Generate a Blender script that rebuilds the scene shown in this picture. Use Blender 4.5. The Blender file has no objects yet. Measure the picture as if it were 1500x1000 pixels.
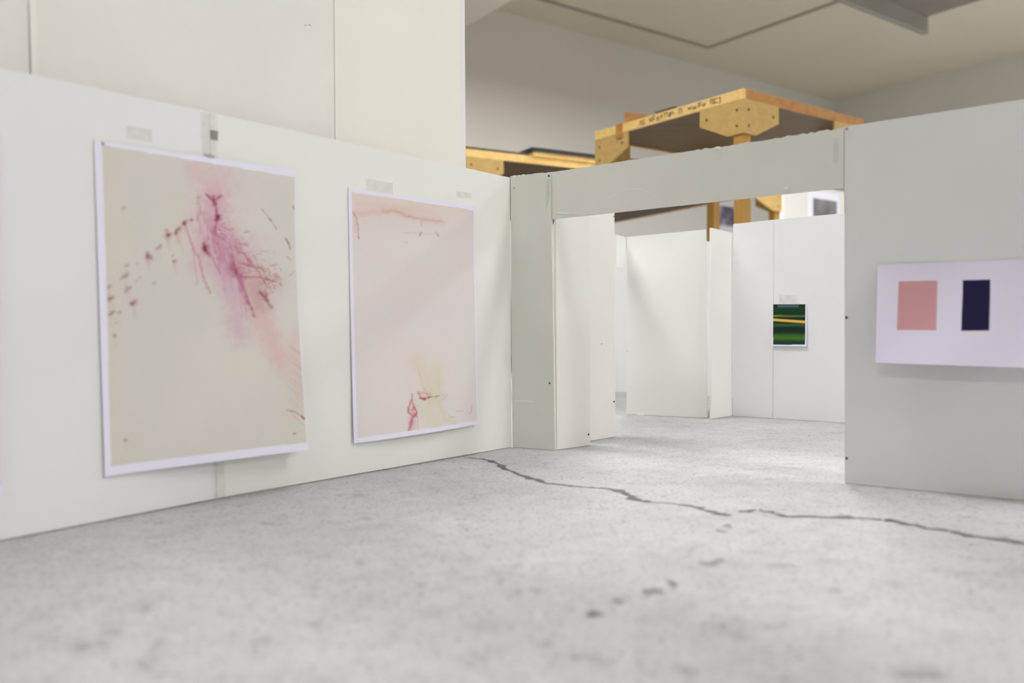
import bpy, bmesh, math, random
import numpy as np
from mathutils import Vector, Matrix
random.seed(7)
RNG = np.random.RandomState(11)
COL = bpy.context.scene.collection
W, H, F = 1500.0, 1000.0, 1225.0
CAM_Z = 0.215
PITCH, ROLL = -0.0122, 0.006

# ------------------------------------------------------------------ camera
fwd = Vector((0, math.cos(PITCH), math.sin(PITCH)))
right = Vector((1, 0, -ROLL)).normalized()
up = right.cross(fwd).normalized()
fwd = up.cross(right).normalized()
CAMP = Vector((0, 0, CAM_Z))

def ray(px, py):
    return fwd + right * ((px - W / 2) / F) + up * (-(py - H / 2) / F)

def fl(px, py, z=0.0):
    d = ray(px, py)
    t = (z - CAM_Z) / d.z
    return CAMP + d * t

def onplane(px, py, p0, n):
    d = ray(px, py)
    t = (p0 - CAMP).dot(n) / d.dot(n)
    return CAMP + d * t

def at_depth(px, py, Y):
    d = ray(px, py)
    return CAMP + d * (Y / d.y)

cam = bpy.data.cameras.new('camera')
cam.sensor_width = 36.0
cam.lens = 36.0 * F / W
cam.clip_start = 0.02
cam.clip_end = 60
cam.dof.use_dof = True
cam.dof.focus_distance = 1.62
cam.dof.aperture_fstop = 3.1
co = bpy.data.objects.new('camera', cam)
COL.objects.link(co)
M = Matrix(((right.x, up.x, -fwd.x), (right.y, up.y, -fwd.y), (right.z, up.z, -fwd.z))).to_4x4()
M.translation = CAMP
co.matrix_world = M
bpy.context.scene.camera = co

# ------------------------------------------------------------------ materials
def lin(c):
    c = c / 255.0
    return c / 12.92 if c <= 0.04045 else ((c + 0.055) / 1.055) ** 2.4

def rgb(r, g, b):
    return (lin(r), lin(g), lin(b), 1)

class NT:
    def __init__(s, name):
        s.m = bpy.data.materials.new(name)
        s.m.use_nodes = True
        s.t = s.m.node_tree
        s.b = s.t.nodes['Principled BSDF']
    def n(s, kind, **kw):
        nd = s.t.nodes.new(kind)
        for k, v in kw.items():
            if k.startswith('i_'):
                nd.inputs[k[2:].replace('_', ' ')].default_value = v
            else:
                setattr(nd, k, v)
        return nd
    def l(s, a, b):
        s.t.links.new(a, b)

def ramp(t, fac, stops):
    r = t.n('ShaderNodeValToRGB')
    e = r.color_ramp.elements
    while len(e) < len(stops):
        e.new(0.5)
    for el, (p, c) in zip(e, stops):
        el.position = p
        el.color = c
    t.l(fac, r.inputs['Fac'])
    return r.outputs['Color']

def plain(name, c, rough=0.6, var=0.04, scale=6.0, bump=0.0, metal=0.0, bscale=400):
    t = NT(name)
    tc = t.n('ShaderNodeTexCoord')
    nz = t.n('ShaderNodeTexNoise')
    nz.inputs['Scale'].default_value = scale
    nz.inputs['Detail'].default_value = 5
    t.l(tc.outputs['Object'], nz.inputs['Vector'])
    a = tuple(max(0, x * (1 - var)) for x in c[:3]) + (1,)
    b = tuple(min(1, x * (1 + var)) for x in c[:3]) + (1,)
    t.l(ramp(t, nz.outputs['Fac'], [(0.3, a), (0.7, b)]), t.b.inputs['Base Color'])
    t.b.inputs['Roughness'].default_value = rough
    t.b.inputs['Metallic'].default_value = metal
    if bump:
        n2 = t.n('ShaderNodeTexNoise')
        n2.inputs['Scale'].default_value = bscale
        t.l(tc.outputs['Object'], n2.inputs['Vector'])
        bp = t.n('ShaderNodeBump')
        bp.inputs['Strength'].default_value = bump
        bp.inputs['Distance'].default_value = 0.001
        t.l(n2.outputs['Fac'], bp.inputs['Height'])
        t.l(bp.outputs['Normal'], t.b.inputs['Normal'])
    return t.m

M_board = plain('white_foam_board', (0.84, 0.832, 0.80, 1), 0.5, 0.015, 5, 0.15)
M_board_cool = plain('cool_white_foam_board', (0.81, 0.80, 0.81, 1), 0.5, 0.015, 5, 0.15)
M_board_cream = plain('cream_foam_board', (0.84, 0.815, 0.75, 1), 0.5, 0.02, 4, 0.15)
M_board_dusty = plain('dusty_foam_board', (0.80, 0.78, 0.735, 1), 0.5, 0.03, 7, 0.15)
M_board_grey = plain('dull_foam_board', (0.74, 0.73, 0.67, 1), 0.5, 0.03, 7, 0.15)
M_room = plain('painted_plaster', (0.72, 0.70, 0.66, 1), 0.85, 0.02, 1.5)
M_ceil = plain('ceiling_board', (0.72, 0.675, 0.56, 1), 0.9, 0.02, 1.5)
M_seam = plain('shadow_gap', (0.40, 0.36, 0.29, 1), 0.9, 0.05)
M_duct = plain('dull_sheet_metal', (0.27, 0.24, 0.21, 1), 0.6, 0.06, 3)
M_duct2 = plain('grey_sheet_metal', (0.36, 0.34, 0.31, 1), 0.6, 0.06, 3)
M_black = plain('black_plastic', (0.012, 0.014, 0.022, 1), 0.45, 0.1)
M_ink_mark = plain('marker_ink', (0.10, 0.06, 0.05, 1), 0.6, 0.1)
M_pin = plain('steel_pin', (0.32, 0.31, 0.30, 1), 0.35, 0.05, metal=0.8)
M_pin_dark = plain('dark_steel_pin', (0.10, 0.095, 0.09, 1), 0.4, 0.05, metal=0.6)
M_paperback = plain('white_paper', (0.80, 0.78, 0.88, 1), 0.7, 0.01)
M_lamp_body = plain('white_lamp_housing', (0.7, 0.7, 0.7, 1), 0.5, 0.02)
M_silver = plain('brushed_aluminium', (0.55, 0.53, 0.5, 1), 0.4, 0.05, metal=0.7)
M_core = plain('torn_foam_core', (0.9, 0.89, 0.86, 1), 0.8, 0.03, 60)

def wood(name, a, b, axis='X'):
    t = NT(name)
    tc = t.n('ShaderNodeTexCoord')
    mp = t.n('ShaderNodeMapping')
    mp.inputs['Scale'].default_value = {'X': (1.2, 22, 22), 'Z': (22, 22, 1.2), 'Y': (22, 1.2, 22)}[axis]
    t.l(tc.outputs['Object'], mp.inputs['Vector'])
    nz = t.n('ShaderNodeTexNoise')
    nz.inputs['Scale'].default_value = 2.0
    nz.inputs['Detail'].default_value = 6
    nz.inputs['Distortion'].default_value = 0.6
    t.l(mp.outputs['Vector'], nz.inputs['Vector'])
    t.l(ramp(t, nz.outputs['Fac'], [(0.3, a), (0.7, b)]), t.b.inputs['Base Color'])
    t.b.inputs['Roughness'].default_value = 0.55
    return t.m

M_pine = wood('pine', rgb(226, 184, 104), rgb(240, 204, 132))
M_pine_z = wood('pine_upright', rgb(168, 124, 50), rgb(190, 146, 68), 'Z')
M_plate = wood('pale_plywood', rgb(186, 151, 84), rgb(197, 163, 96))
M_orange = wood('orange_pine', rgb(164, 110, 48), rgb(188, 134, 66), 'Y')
M_under = wood('brown_hardboard', rgb(88, 66, 38), rgb(102, 78, 46))
M_dark_wood = wood('dark_stained_wood', rgb(84, 62, 40), rgb(100, 76, 50))

def tape_mat(name, c, alpha, rough=0.35):
    t = NT(name)
    t.b.inputs['Base Color'].default_value = c
    t.b.inputs['Roughness'].default_value = rough
    tr = t.n('ShaderNodeBsdfTransparent')
    mx = t.n('ShaderNodeMixShader')
    tc = t.n('ShaderNodeTexCoord')
    nz = t.n('ShaderNodeTexNoise')
    nz.inputs['Scale'].default_value = 90
    t.l(tc.outputs['Object'], nz.inputs['Vector'])
    mr = t.n('ShaderNodeMapRange')
    mr.inputs['From Min'].default_value = 0.3
    mr.inputs['From Max'].default_value = 0.7
    mr.inputs['To Min'].default_value = alpha * 0.75
    mr.inputs['To Max'].default_value = min(1, alpha * 1.25)
    t.l(nz.outputs['Fac'], mr.inputs['Value'])
    t.l(mr.outputs['Result'], mx.inputs['Fac'])
    t.l(tr.outputs[0], mx.inputs[1])
    t.l(t.b.outputs[0], mx.inputs[2])
    t.l(mx.outputs[0], t.t.nodes['Material Output'].inputs['Surface'])
    return t.m
M_tape = tape_mat('clear_tape', (0.72, 0.70, 0.66, 1), 0.11)
M_tape_d = tape_mat('dirty_tape', (0.50, 0.46, 0.39, 1), 0.22)
M_smudge = tape_mat('dust_smudge', (0.33, 0.31, 0.27, 1), 0.4)

# concrete floor
def concrete():
    t = NT('pale_concrete')
    tc = t.n('ShaderNodeTexCoord')
    def noise(scale, detail=4, rough=0.6, vec=None):
        n = t.n('ShaderNodeTexNoise')
        n.inputs['Scale'].default_value = scale
        n.inputs['Detail'].default_value = detail
        n.inputs['Roughness'].default_value = rough
        t.l(vec or tc.outputs['Object'], n.inputs['Vector'])
        return n.outputs['Fac']
    big = ramp(t, noise(5, 6, 0.65), [(0.25, (0.375, 0.375, 0.374, 1)), (0.5, (0.435, 0.435, 0.433, 1)), (0.78, (0.485, 0.483, 0.477, 1))])
    mid = ramp(t, noise(32, 6, 0.7), [(0.30, (0.79, 0.79, 0.80, 1)), (0.46, (0.96, 0.96, 0.97, 1)), (0.7, (1.05, 1.05, 1.04, 1))])
    m1 = t.n('ShaderNodeMix', data_type='RGBA', blend_type='MULTIPLY')
    m1.inputs['Factor'].default_value = 1
    t.l(big, m1.inputs[6]); t.l(mid, m1.inputs[7])
    # small pits and specks
    sp = ramp(t, noise(190, 3, 0.6), [(0.35, (0.22, 0.21, 0.20, 1)), (0.415, (1, 1, 1, 1))])
    m2 = t.n('ShaderNodeMix', data_type='RGBA', blend_type='MULTIPLY')
    m2.inputs['Factor'].default_value = 0.65
    t.l(m1.outputs[2], m2.inputs[6]); t.l(sp, m2.inputs[7])
    sp2 = ramp(t, noise(58, 5, 0.75), [(0.325, (0.42, 0.41, 0.39, 1)), (0.39, (1, 1, 1, 1))])
    m3 = t.n('ShaderNodeMix', data_type='RGBA', blend_type='MULTIPLY')
    m3.inputs['Factor'].default_value = 0.55
    t.l(m2.outputs[2], m3.inputs[6]); t.l(sp2, m3.inputs[7])
    t.l(m3.outputs[2], t.b.inputs['Base Color'])
    t.b.inputs['Roughness'].default_value = 0.8
    t.b.inputs['Specular IOR Level'].default_value = 0.25
    bp = t.n('ShaderNodeBump')
    bp.inputs['Strength'].default_value = 0.35
    bp.inputs['Distance'].default_value = 0.002
    t.l(noise(110, 6, 0.7), bp.inputs['Height'])
    t.l(bp.outputs['Normal'], t.b.inputs['Normal'])
    return t.m
M_floor = concrete()

def stain_mat(name, c, alpha, nscale=130):
    """soft-edged mark; the edge fades by a vertex attribute and a noise"""
    t = NT(name)
    t.b.inputs['Base Color'].default_value = c
    t.b.inputs['Roughness'].default_value = 0.8
    at = t.n('ShaderNodeAttribute', attribute_name='edge')
    tc = t.n('ShaderNodeTexCoord')
    nz = t.n('ShaderNodeTexNoise')
    nz.inputs['Scale'].default_value = nscale
    nz.inputs['Detail'].default_value = 6
    nz.inputs['Roughness'].default_value = 0.7
    t.l(tc.outputs['Object'], nz.inputs['Vector'])
    ad = t.n('ShaderNodeMath', operation='MULTIPLY_ADD')
    t.l(nz.outputs['Fac'], ad.inputs[0])
    ad.inputs[1].default_value = 1.2
    t.l(at.outputs['Fac'], ad.inputs[2])
    mr = t.n('ShaderNodeMapRange')
    mr.inputs['From Min'].default_value = 0.95
    mr.inputs['From Max'].default_value = 1.55
    mr.inputs['To Max'].default_value = alpha
    t.l(ad.outputs[0], mr.inputs['Value'])
    tr = t.n('ShaderNodeBsdfTransparent')
    mx = t.n('ShaderNodeMixShader')
    t.l(mr.outputs['Result'], mx.inputs['Fac'])
    t.l(tr.outputs[0], mx.inputs[1]); t.l(t.b.outputs[0], mx.inputs[2])
    t.l(mx.outputs[0], t.t.nodes['Material Output'].inputs['Surface'])
    return t.m
M_faint = stain_mat('faint_grey_stain', (0.20, 0.20, 0.195, 1), 0.2)
M_crack = stain_mat('crack_in_concrete', (0.12, 0.115, 0.105, 1), 0.9, 90)
M_stain = stain_mat('grey_stain', (0.20, 0.20, 0.195, 1), 0.42)

def vcol_mat(name, rough=0.55):
    t = NT(name)
    at = t.n('ShaderNodeAttribute', attribute_name='ink')
    t.l(at.outputs['Color'], t.b.inputs['Base Color'])
    t.b.inputs['Roughness'].default_value = rough
    t.b.inputs['Specular IOR Level'].default_value = 0.2
    return t.m
M_ink = vcol_mat('printed_paper')

# ------------------------------------------------------------------ object helpers
def link(name, me, mat, parent=None):
    o = bpy.data.objects.new(name, me)
    COL.objects.link(o)
    if mat is not None:
        me.materials.append(mat)
    if parent is not None:
        o.parent = parent
        o.matrix_parent_inverse = Matrix.Translation(parent.location).inverted() if parent.type == 'EMPTY' else Matrix.Identity(4)
    return o

def bmobj(name, bm, mat, parent=None):
    bmesh.ops.recalc_face_normals(bm, faces=bm.faces)
    me = bpy.data.meshes.new(name)
    bm.to_mesh(me)
    bm.free()
    return link(name, me, mat, parent)

def tag(o, label=None, cat=None, group=None, kind=None):
    if label: o['label'] = label
    if cat: o['category'] = cat
    if group: o['group'] = group
    if kind: o['kind'] = kind
    return o

def prism(bm, poly, off):
    """closed slab from a polygon (list of Vectors) extruded by vector off"""
    a = [bm.verts.new(p) for p in poly]
    b = [bm.verts.new(p + off) for p in poly]
    bm.faces.new(a)
    bm.faces.new(b[::-1])
    n = len(a)
    for i in range(n):
        bm.faces.new((a[i], b[i], b[(i + 1) % n], a[(i + 1) % n]))

def obox(bm, o, ex, ey, ez, x0, x1, y0, y1, z0, z1):
    """box in a local frame at o"""
    vs = [bm.verts.new(o + ex * x + ey * y + ez * z) for z in (z0, z1) for x, y in ((x0, y0), (x1, y0), (x1, y1), (x0, y1))]
    for f in ((0, 1, 2, 3), (4, 5, 6, 7), (0, 1, 5, 4), (1, 2, 6, 5), (2, 3, 7, 6), (3, 0, 4, 7)):
        bm.faces.new([vs[i] for i in f])

Zv = Vector((0, 0, 1))

def wall_frame(a, b):
    """front-face plane through floor points a,b; returns origin, along dir, normal toward camera"""
    a = Vector((a.x, a.y, 0)); b = Vector((b.x, b.y, 0))
    d = (b - a).normalized()
    n = Vector((-d.y, d.x, 0))
    if n.dot(-a) < 0:
        n = -n
    return a, d, n

def board(name, label, bl, br, tl, tr, mat=M_board, th=0.005, z0=0.0012, ztop=None, group='foam board walls of the model', ragged=0.0, cat='foam board', shift=0.0):
    """sheet standing on the floor; bl, br floor pixels, tl, tr top corners seen on its plane"""
    a, d, n = wall_frame(fl(*bl), fl(*br))
    a = a + n * shift
    pts_b = [onplane(*bl, a, n), onplane(*br, a, n)]
    for p in pts_b: p.z = z0
    pts_t = [onplane(*tr, a, n), onplane(*tl, a, n)]
    if ztop is not None:
        for p, q in zip(pts_t, (pts_b[1], pts_b[0])):
            p.x, p.y, p.z = q.x, q.y, ztop
    poly = pts_b[:]
    if ragged:
        poly.append(pts_t[0])
        k = 60
        for i in range(1, k):
            p = pts_t[0].lerp(pts_t[1], i / k)
            poly.append(p + Zv * random.uniform(-ragged, ragged))
        poly.append(pts_t[1])
    else:
        poly += pts_t
    bm = bmesh.new()
    prism(bm, poly, -n * th)
    o = bmobj(name, bm, mat)
    tag(o, label, cat, group)
    o_frame[o.name] = (a, d, n)
    return o
o_frame = {}

def pin(px, py, b, mat=None, r=0.0019):
    a, d, n = o_frame[b.name]
    c = onplane(px, py, a, n)
    bm = bmesh.new()
    rings = [(r, 0.0), (r, 0.0006), (r * 0.75, 0.0012), (r * 0.35, 0.0015)]
    prev = None
    for rr, h in rings:
        ring = [bm.verts.new(c + n * h + (d * math.cos(t) + Zv * math.sin(t)) * rr) for t in [2 * math.pi * i / 14 for i in range(14)]]
        if prev:
            for i in range(14):
                bm.faces.new((prev[i], prev[(i + 1) % 14], ring[(i + 1) % 14], ring[i]))
        else:
            bm.faces.new(ring[::-1])
        prev = ring
    bm.faces.new(prev)
    o = bmobj('pin', bm, mat or M_pin_dark, b)
    return o

def patch(name, quad, b, mat, off=0.0004, th=0.0003, jag=0.0, curl=0.0):
    """thin strip stuck on a board; quad of photo pixels"""
    a, d, n = o_frame[b.name]
    pts = [onplane(x, y, a, n) + n * off for x, y in quad]
    bm = bmesh.new()
    prism(bm, pts, n * th)
    return bmobj(name, bm, mat, b)

# ------------------------------------------------------------------ room shell
U = Vector((math.cos(math.radians(36)), math.sin(math.radians(36)), 0))
V = Vector((-U.y, U.x, 0))
CEIL = 2.8
K = at_depth(1222, 150, 9.5); K.z = 0
ku, kv = K.dot(U), K.dot(V)
u0, u1, v0, v1 = -4.5, ku, -4.5, kv
O = Vector((0, 0, 0))
def rbox(name, a, b, c, d, e, f, mat):
    bm = bmesh.new()
    obox(bm, O, U, V, Zv, a, b, c, d, e, f)
    return tag(bmobj(name, bm, mat), kind='structure')
rbox('floor', u0, u1, v0, v1, -0.1, 0.0, M_floor)
floor_o = bpy.data.objects['floor']
rbox('ceiling', u0, u1, v0, v1, CEIL, CEIL + 0.1, M_ceil)
rbox('wall_back', u0, u1, v1, v1 + 0.1, 0, CEIL, M_room)
rbox('wall_right', u1, u1 + 0.1, v0, v1, 0, CEIL, M_room)
rbox('wall_left', u0 - 0.1, u0, v0, v1, 0, CEIL, M_room)
rbox('wall_front', u0, u1, v0 - 0.1, v0, 0, CEIL, M_room)
# soffit beam at the top left, running towards the camera
s = at_depth(679, 40, 6.0)
su, sv = s.dot(U), s.dot(V)
rbox('trim_1', su - 0.6, su, v0, v1, s.z, CEIL, M_room)
# shadow gap lines in the ceiling
g = CAMP + ray(1038, 69) * ((CEIL - CAM_Z) / ray(1038, 69).z)
gu, gv = g.dot(U), g.dot(V)
rbox('trim_2', su, gu, gv - 0.017, gv + 0.017, CEIL - 0.012, CEIL, M_seam)
rbox('trim_3', gu - 0.017, gu + 0.017, v0, gv - 0.017, CEIL - 0.012, CEIL, M_seam)

# air duct hanging at the top right
c = at_depth(1352, 50, 6.3)
cu, cv = c.dot(U), c.dot(V)
bm = bmesh.new()
obox(bm, O, U, V, Zv, cu - 2.2, cu, cv - 1.8, cv - 0.03, c.z + 0.12, CEIL)
duct = bmobj('air_duct', bm, M_duct)
tag(duct, 'dark grey duct box hanging under the ceiling at the top right', 'air duct')
bm = bmesh.new()
obox(bm, O, U, V, Zv, cu - 2.2, cu + 0.02, cv - 0.03, cv, c.z, CEIL)
bmobj('side_plate', bm, M_duct2, duct)
bm = bmesh.new()
obox(bm, O, U, V, Zv, cu - 2.2, cu + 0.02, cv, cv + 0.012, c.z, c.z + 0.03)
bmobj('flange', bm, M_duct, duct)

# ------------------------------------------------------------------ crack and stains in the floor
def strip_mesh(name, pts, widths, mat, parent, z=0.0006, sub=3, jit=0.004):
    P = []; Wd = []
    for i in range(len(pts) - 1):
        for k in range(sub):
            t = k / sub
            q = pts[i].lerp(pts[i + 1], t)
            if k:
                q = q + Vector((random.gauss(0, jit), random.gauss(0, jit), 0))
            P.append(q); Wd.append((widths[i] * (1 - t) + widths[i + 1] * t) * random.uniform(0.3, 1.7))
    P.append(pts[-1]); Wd.append(widths[-1])
    verts = []; edge = []; faces = []
    for i, p in enumerate(P):
        a = P[max(0, i - 1)]; b = P[min(len(P) - 1, i + 1)]
        d = (b - a); d.z = 0
        d = d.normalized() if d.length > 1e-9 else Vector((1, 0, 0))
        n = Vector((-d.y, d.x, 0))
        e = 0.0 if i in (0, len(P) - 1) else 1.0
        for k, s_ in enumerate((-1, -0.4, 0.4, 1)):
            verts.append((p.x + n.x * Wd[i] * s_, p.y + n.y * Wd[i] * s_, z))
            edge.append(0.0 if k in (0, 3) else 0.9 * e)
    for i in range(len(P) - 1):
        for k in range(3):
            q = i * 4 + k
            faces.append((q, q + 1, q + 5, q + 4))
    me = bpy.data.meshes.new(name)
    me.from_pydata(verts, [], faces)
    at = me.attributes.new('edge', 'FLOAT', 'POINT')
    at.data.foreach_set('value', edge)
    return link(name, me, mat, parent)

main = [(668, 668.5, 2), (690, 670.5, 3), (715, 674, 4), (727, 678, 6), (737, 685, 9), (752, 691, 7), (770, 698, 5), (785, 702, 9), (797, 707, 5), (815, 709, 2), (832, 711, 5), (850, 713, 3), (875, 715, 4), (893, 716, 3), (908, 719, 8), (920, 725, 7), (935, 732, 9), (950, 735, 4), (975, 737, 4), (1000, 740, 5), (1020, 743, 5), (1035, 748, 6), (1050, 751, 4), (1060, 753, 8), (1068, 755, 5)]
second = [(1078, 751, 3), (1100, 748, 4), (1112, 746, 3), (1130, 751, 5), (1150, 757, 4), (1200, 757, 4), (1240, 757.5, 6), (1260, 759, 7), (1290, 760, 4), (1305, 762, 6), (1320, 766, 10), (1350, 772, 5), (1385, 777, 7), (1400, 780, 8), (1430, 786, 8), (1470, 791, 7), (1500, 796, 8), (1570, 808, 8)]
for seq in (main, second):
    strip_mesh('crack', [fl(x, y) for x, y, w in seq], [w * 0.00125 for x, y, w in seq], M_crack, floor_o, jit=0.0022)
def blob(px, py, rx, ry, mat=M_stain):
    rx *= 0.95; ry *= 0.95
    c_ = fl(px, py)
    k = c_.y / F
    ky = (c_.y ** 2) / (F * CAM_Z)
    verts = [(c_.x, c_.y, 0.0005)]; edge = [1.0]
    n = 22
    for ring, e in ((0.5, 0.8), (1.0, 0.0)):
        for i in range(n):
            t = 2 * math.pi * i / n
            j = 1 + 0.25 * math.sin(2 * t + px) + 0.15 * math.sin(3 * t + py)
            verts.append((c_.x + math.cos(t) * rx * k * ring * j * 1.5, c_.y - math.sin(t) * ry * ky * ring * j * 1.5, 0.0005))
            edge.append(e)
    faces = [(0, 1 + i, 1 + (i + 1) % n) for i in range(n)] + [(1 + i, 1 + n + i, 1 + n + (i + 1) % n, 1 + (i + 1) % n) for i in range(n)]
    me = bpy.data.meshes.new('stain')
    me.from_pydata(verts, [], faces)
    at = me.attributes.new('edge', 'FLOAT', 'POINT')
    at.data.foreach_set('value', edge)
    link('stain', me, mat, floor_o)
for b_ in [(1066, 771, 9, 3), (1056, 778, 7, 3), (1052, 822, 10, 4), (1038, 826, 12, 5), (985, 856, 11, 6), (962, 865, 12, 6), (948, 868, 9, 5), (905, 881, 10, 5), (870, 899, 13, 7), (757, 829, 9, 4), (733, 851, 7, 5), (758, 867, 9, 5), (785, 865, 14, 4), (1222, 865, 12, 5), (1145, 829, 20, 4), (1414, 757, 12, 3), (1252, 717, 4, 1.5), (213, 893, 12, 6), (165, 926, 12, 7), (232, 945, 14, 9), (120, 948, 14, 8), (465, 915, 12, 6), (616, 857, 9, 4), (527, 825, 10, 4), (850, 962, 16, 6), (880, 970, 18, 8), (1060, 918, 9, 6), (1080, 932, 12, 7), (1005, 982, 22, 9), (390, 767, 11, 2.5), (525, 725, 12, 2), (500, 725, 10, 1.5), (535, 760, 12, 3), (800, 945, 13, 6), (460, 861, 9, 4), (1340, 988, 40, 10), (380, 940, 12, 7)]:
    blob(*b_, mat=M_stain if 850 < b_[0] < 1075 and b_[1] < 905 else M_faint)
for b_ in [(985, 855, 5, 3), (958, 866, 8, 3), (868, 900, 7, 4), (1320, 765, 8, 1.5)]:
    blob(*b_, mat=M_stain)

# ------------------------------------------------------------------ the model's walls
wl1 = board('foam_board', 'long white board at the far left holding the big splashed print', (-450, 881), (317, 731), (-450, 3), (306.5, 164.2), M_board_cool)
wl2 = board('foam_board', 'white board with the pale blush print, meeting the corner column', (317.6, 730.9), (749.6, 655), (307.1, 164.3), (746.8, 260), M_board)
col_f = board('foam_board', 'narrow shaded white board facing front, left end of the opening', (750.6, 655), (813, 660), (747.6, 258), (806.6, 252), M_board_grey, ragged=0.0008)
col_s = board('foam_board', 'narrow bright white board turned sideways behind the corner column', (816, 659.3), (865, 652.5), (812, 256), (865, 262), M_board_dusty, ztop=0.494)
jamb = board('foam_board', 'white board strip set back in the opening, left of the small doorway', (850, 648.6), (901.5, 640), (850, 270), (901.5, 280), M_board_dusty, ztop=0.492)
# right wall
wr = board('foam_board', 'large grey-white board at the right holding the paper with two colour patches', (1237.5, 708), (1640, 746.2), (1237, 185.5), (1640, 123.8), M_board_cool)
# boards beyond the opening
bB = board('foam_board', 'wide cream-white board beyond the opening, with a slanting shadow', (918, 607), (1035.5, 612.7), (918, 347), (1033.5, 336), M_board)
bC = board('foam_board', 'slim bright board standing edge-on beside the wide cream board', (1042.5, 614), (1072.6, 609.2), (1042, 333.5), (1073.6, 341), M_board)
bD1 = board('foam_board', 'narrow white board left of the green print, far side of the opening', (1073.4, 609.4), (1131.6, 613), (1074, 328), (1133, 321.8), M_board_cool)
bD2 = board('foam_board', 'white board holding the green print, partly hidden by the right board', (1132.4, 613), (1330, 625.4), (1134.2, 321.6), (1330, 303.5), M_board_cool)
# far board seen through the small doorway and the gap
bE = board('foam_board', 'bright far board seen only through the narrow doorway', (880, 573), (1075, 583), (880, 360), (1075, 355), M_board_cool, ztop=0.5)

# lintel
pa = fl(814, 660); pb = fl(1237, 708)
a, d, n = wall_frame(pa, pb)
def hang_board(name, label, quad, a, d, n, mat, th, ragged=0, wavy=0):
    P = [onplane(x, y, a, n) for x, y in quad]   # bl br tr tl
    poly = [P[0]]
    if wavy:
        for i in range(1, 30):
            poly.append(P[0].lerp(P[1], i / 30) + Zv * random.uniform(-wavy, wavy))
    poly += [P[1], P[2]]
    if ragged:
        for i in range(1, 90):
            poly.append(P[2].lerp(P[3], i / 90) + Zv * random.uniform(-ragged, ragged) * (1.6 if i < 40 else 0.5))
    poly.append(P[3])
    bm = bmesh.new(); prism(bm, poly, -n * th)
    o = bmobj(name, bm, mat)
    tag(o, label, 'foam board', 'foam board walls of the model')
    o_frame[o.name] = (a, d, n)
    return o
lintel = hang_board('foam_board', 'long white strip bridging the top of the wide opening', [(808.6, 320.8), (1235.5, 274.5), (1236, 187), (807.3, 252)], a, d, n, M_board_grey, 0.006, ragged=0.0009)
# small header over the doorway
pa = fl(901.5, 640); pb = fl(918, 607)
a, d, n = wall_frame(pa, pb)
header = hang_board('foam_board', 'small white header strip over the narrow doorway', [(903, 391.5), (916.6, 393), (916.6, 347.5), (903, 343.5)], a, d, n, M_board, 0.004)

# pins
for px, py, b_, m_ in [(804, 257.5, col_f, M_pin_dark), (805, 561, col_f, M_pin_dark), (862, 636, col_s, M_pin_dark), (899, 317, jamb, M_pin), (899.4, 588, jamb, M_pin_dark), (1240.5, 188.5, wr, M_pin), (1240, 465, wr, M_pin_dark), (1240, 671, wr, M_pin_dark)]:
    pin(px, py, b_, m_)
for px, py, b_ in [(881, 503.5, jamb), (753.5, 275, col_f), (919, 514, bB)]:
    pin(px, py, b_, M_pin_dark, 0.0009)

# tapes and marks
patch('tape', [(296, 229.5), (320, 233.5), (319, 168), (294, 163)], wl1, M_tape, off=0.0003)
patch('tape', [(311, 735), (330, 731), (328, 676), (310, 678)], wl2, M_tape, off=0.0003)
patch('tape', [(799, 311), (805, 290), (805, 262), (801.5, 265)], col_f, M_tape)
patch('tape', [(1221, 240), (1228, 238), (1228, 202), (1221, 203)], lintel, M_tape)
patch('tape', [(1141, 447), (1168, 447.5), (1168, 432), (1141, 432)], bD2, M_tape)
patch('tape', [(669, 288), (690, 291), (690, 283), (669, 280)], wl2, M_tape)
patch('tape', [(536, 280), (575, 286), (575, 268), (536, 262)], wl2, M_tape)
patch('tape', [(185, 202), (222, 208), (222, 190), (185, 184)], wl1, M_tape)
patch('scratch', [(750.6, 587.6), (780, 588.4), (780, 587), (750.6, 586.4)], col_f, M_core, off=0.0002)
patch('scratch', [(817, 312.5), (842, 312.8), (842, 311.8), (817, 311.4)], lintel, M_core, off=0.0002)
for x0, y0, x1, y1 in [(884, 295, 905, 283), (905, 283, 921, 276), (921, 276, 938, 277), (938, 277, 952, 283)]:
    patch('scratch', [(x0, y0), (x1, y1), (x1, y1 - 0.6), (x0, y0 - 0.6)], lintel, M_board, off=0.0, th=0.00012)
for x, y in [(1050, 218.5), (1150, 277)]:
    patch('torn_flake', [(x - 3, y), (x + 5, y - 0.5), (x + 4, y - 3.5), (x, y - 2)], lintel, M_core, off=0.0003, th=0.001)
patch('worn_spot', [(932, 608.3), (944, 609.1), (943, 604.5), (935, 603.8)], bB, M_core, off=0.0002)

# ------------------------------------------------------------------ tall boards behind the left wall
aL, dL, nL = o_frame[wl2.name]
def tall(label, x0, x1, off, mat, h=0.88, tilt=0.0, part=None):
    A = aL - nL * off
    p = onplane(x0, 300, A, nL); q = onplane(x1, 300, A, nL)
    p.z = q.z = 0.0012
    bm = bmesh.new()
    e = nL * tilt
    prism(bm, [p, q + e, q + e + Zv * h, p + Zv * h], -nL * 0.005)
    o = bmobj('tall_foam_board', bm, mat)
    tag(o, label, 'foam board', 'tall boards behind the left wall')
    o_frame[o.name] = (A, dL, nL)
    return o
t1 = tall('tall cream board behind the left wall, nearest the back room', 492.2, 677.3, 0.030, M_board_cream, tilt=-0.003)
t2 = tall('tall dusky board behind the left wall, above the big splashed print', 47, 491, 0.030, M_board_dusty)
t3 = tall('tall board behind the left wall at the far left edge', -260, 46, 0.030, M_board_dusty)
t0 = tall('white board edge showing behind the right end of the tall cream board', 560, 682.6, 0.042, M_board_cool)
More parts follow.
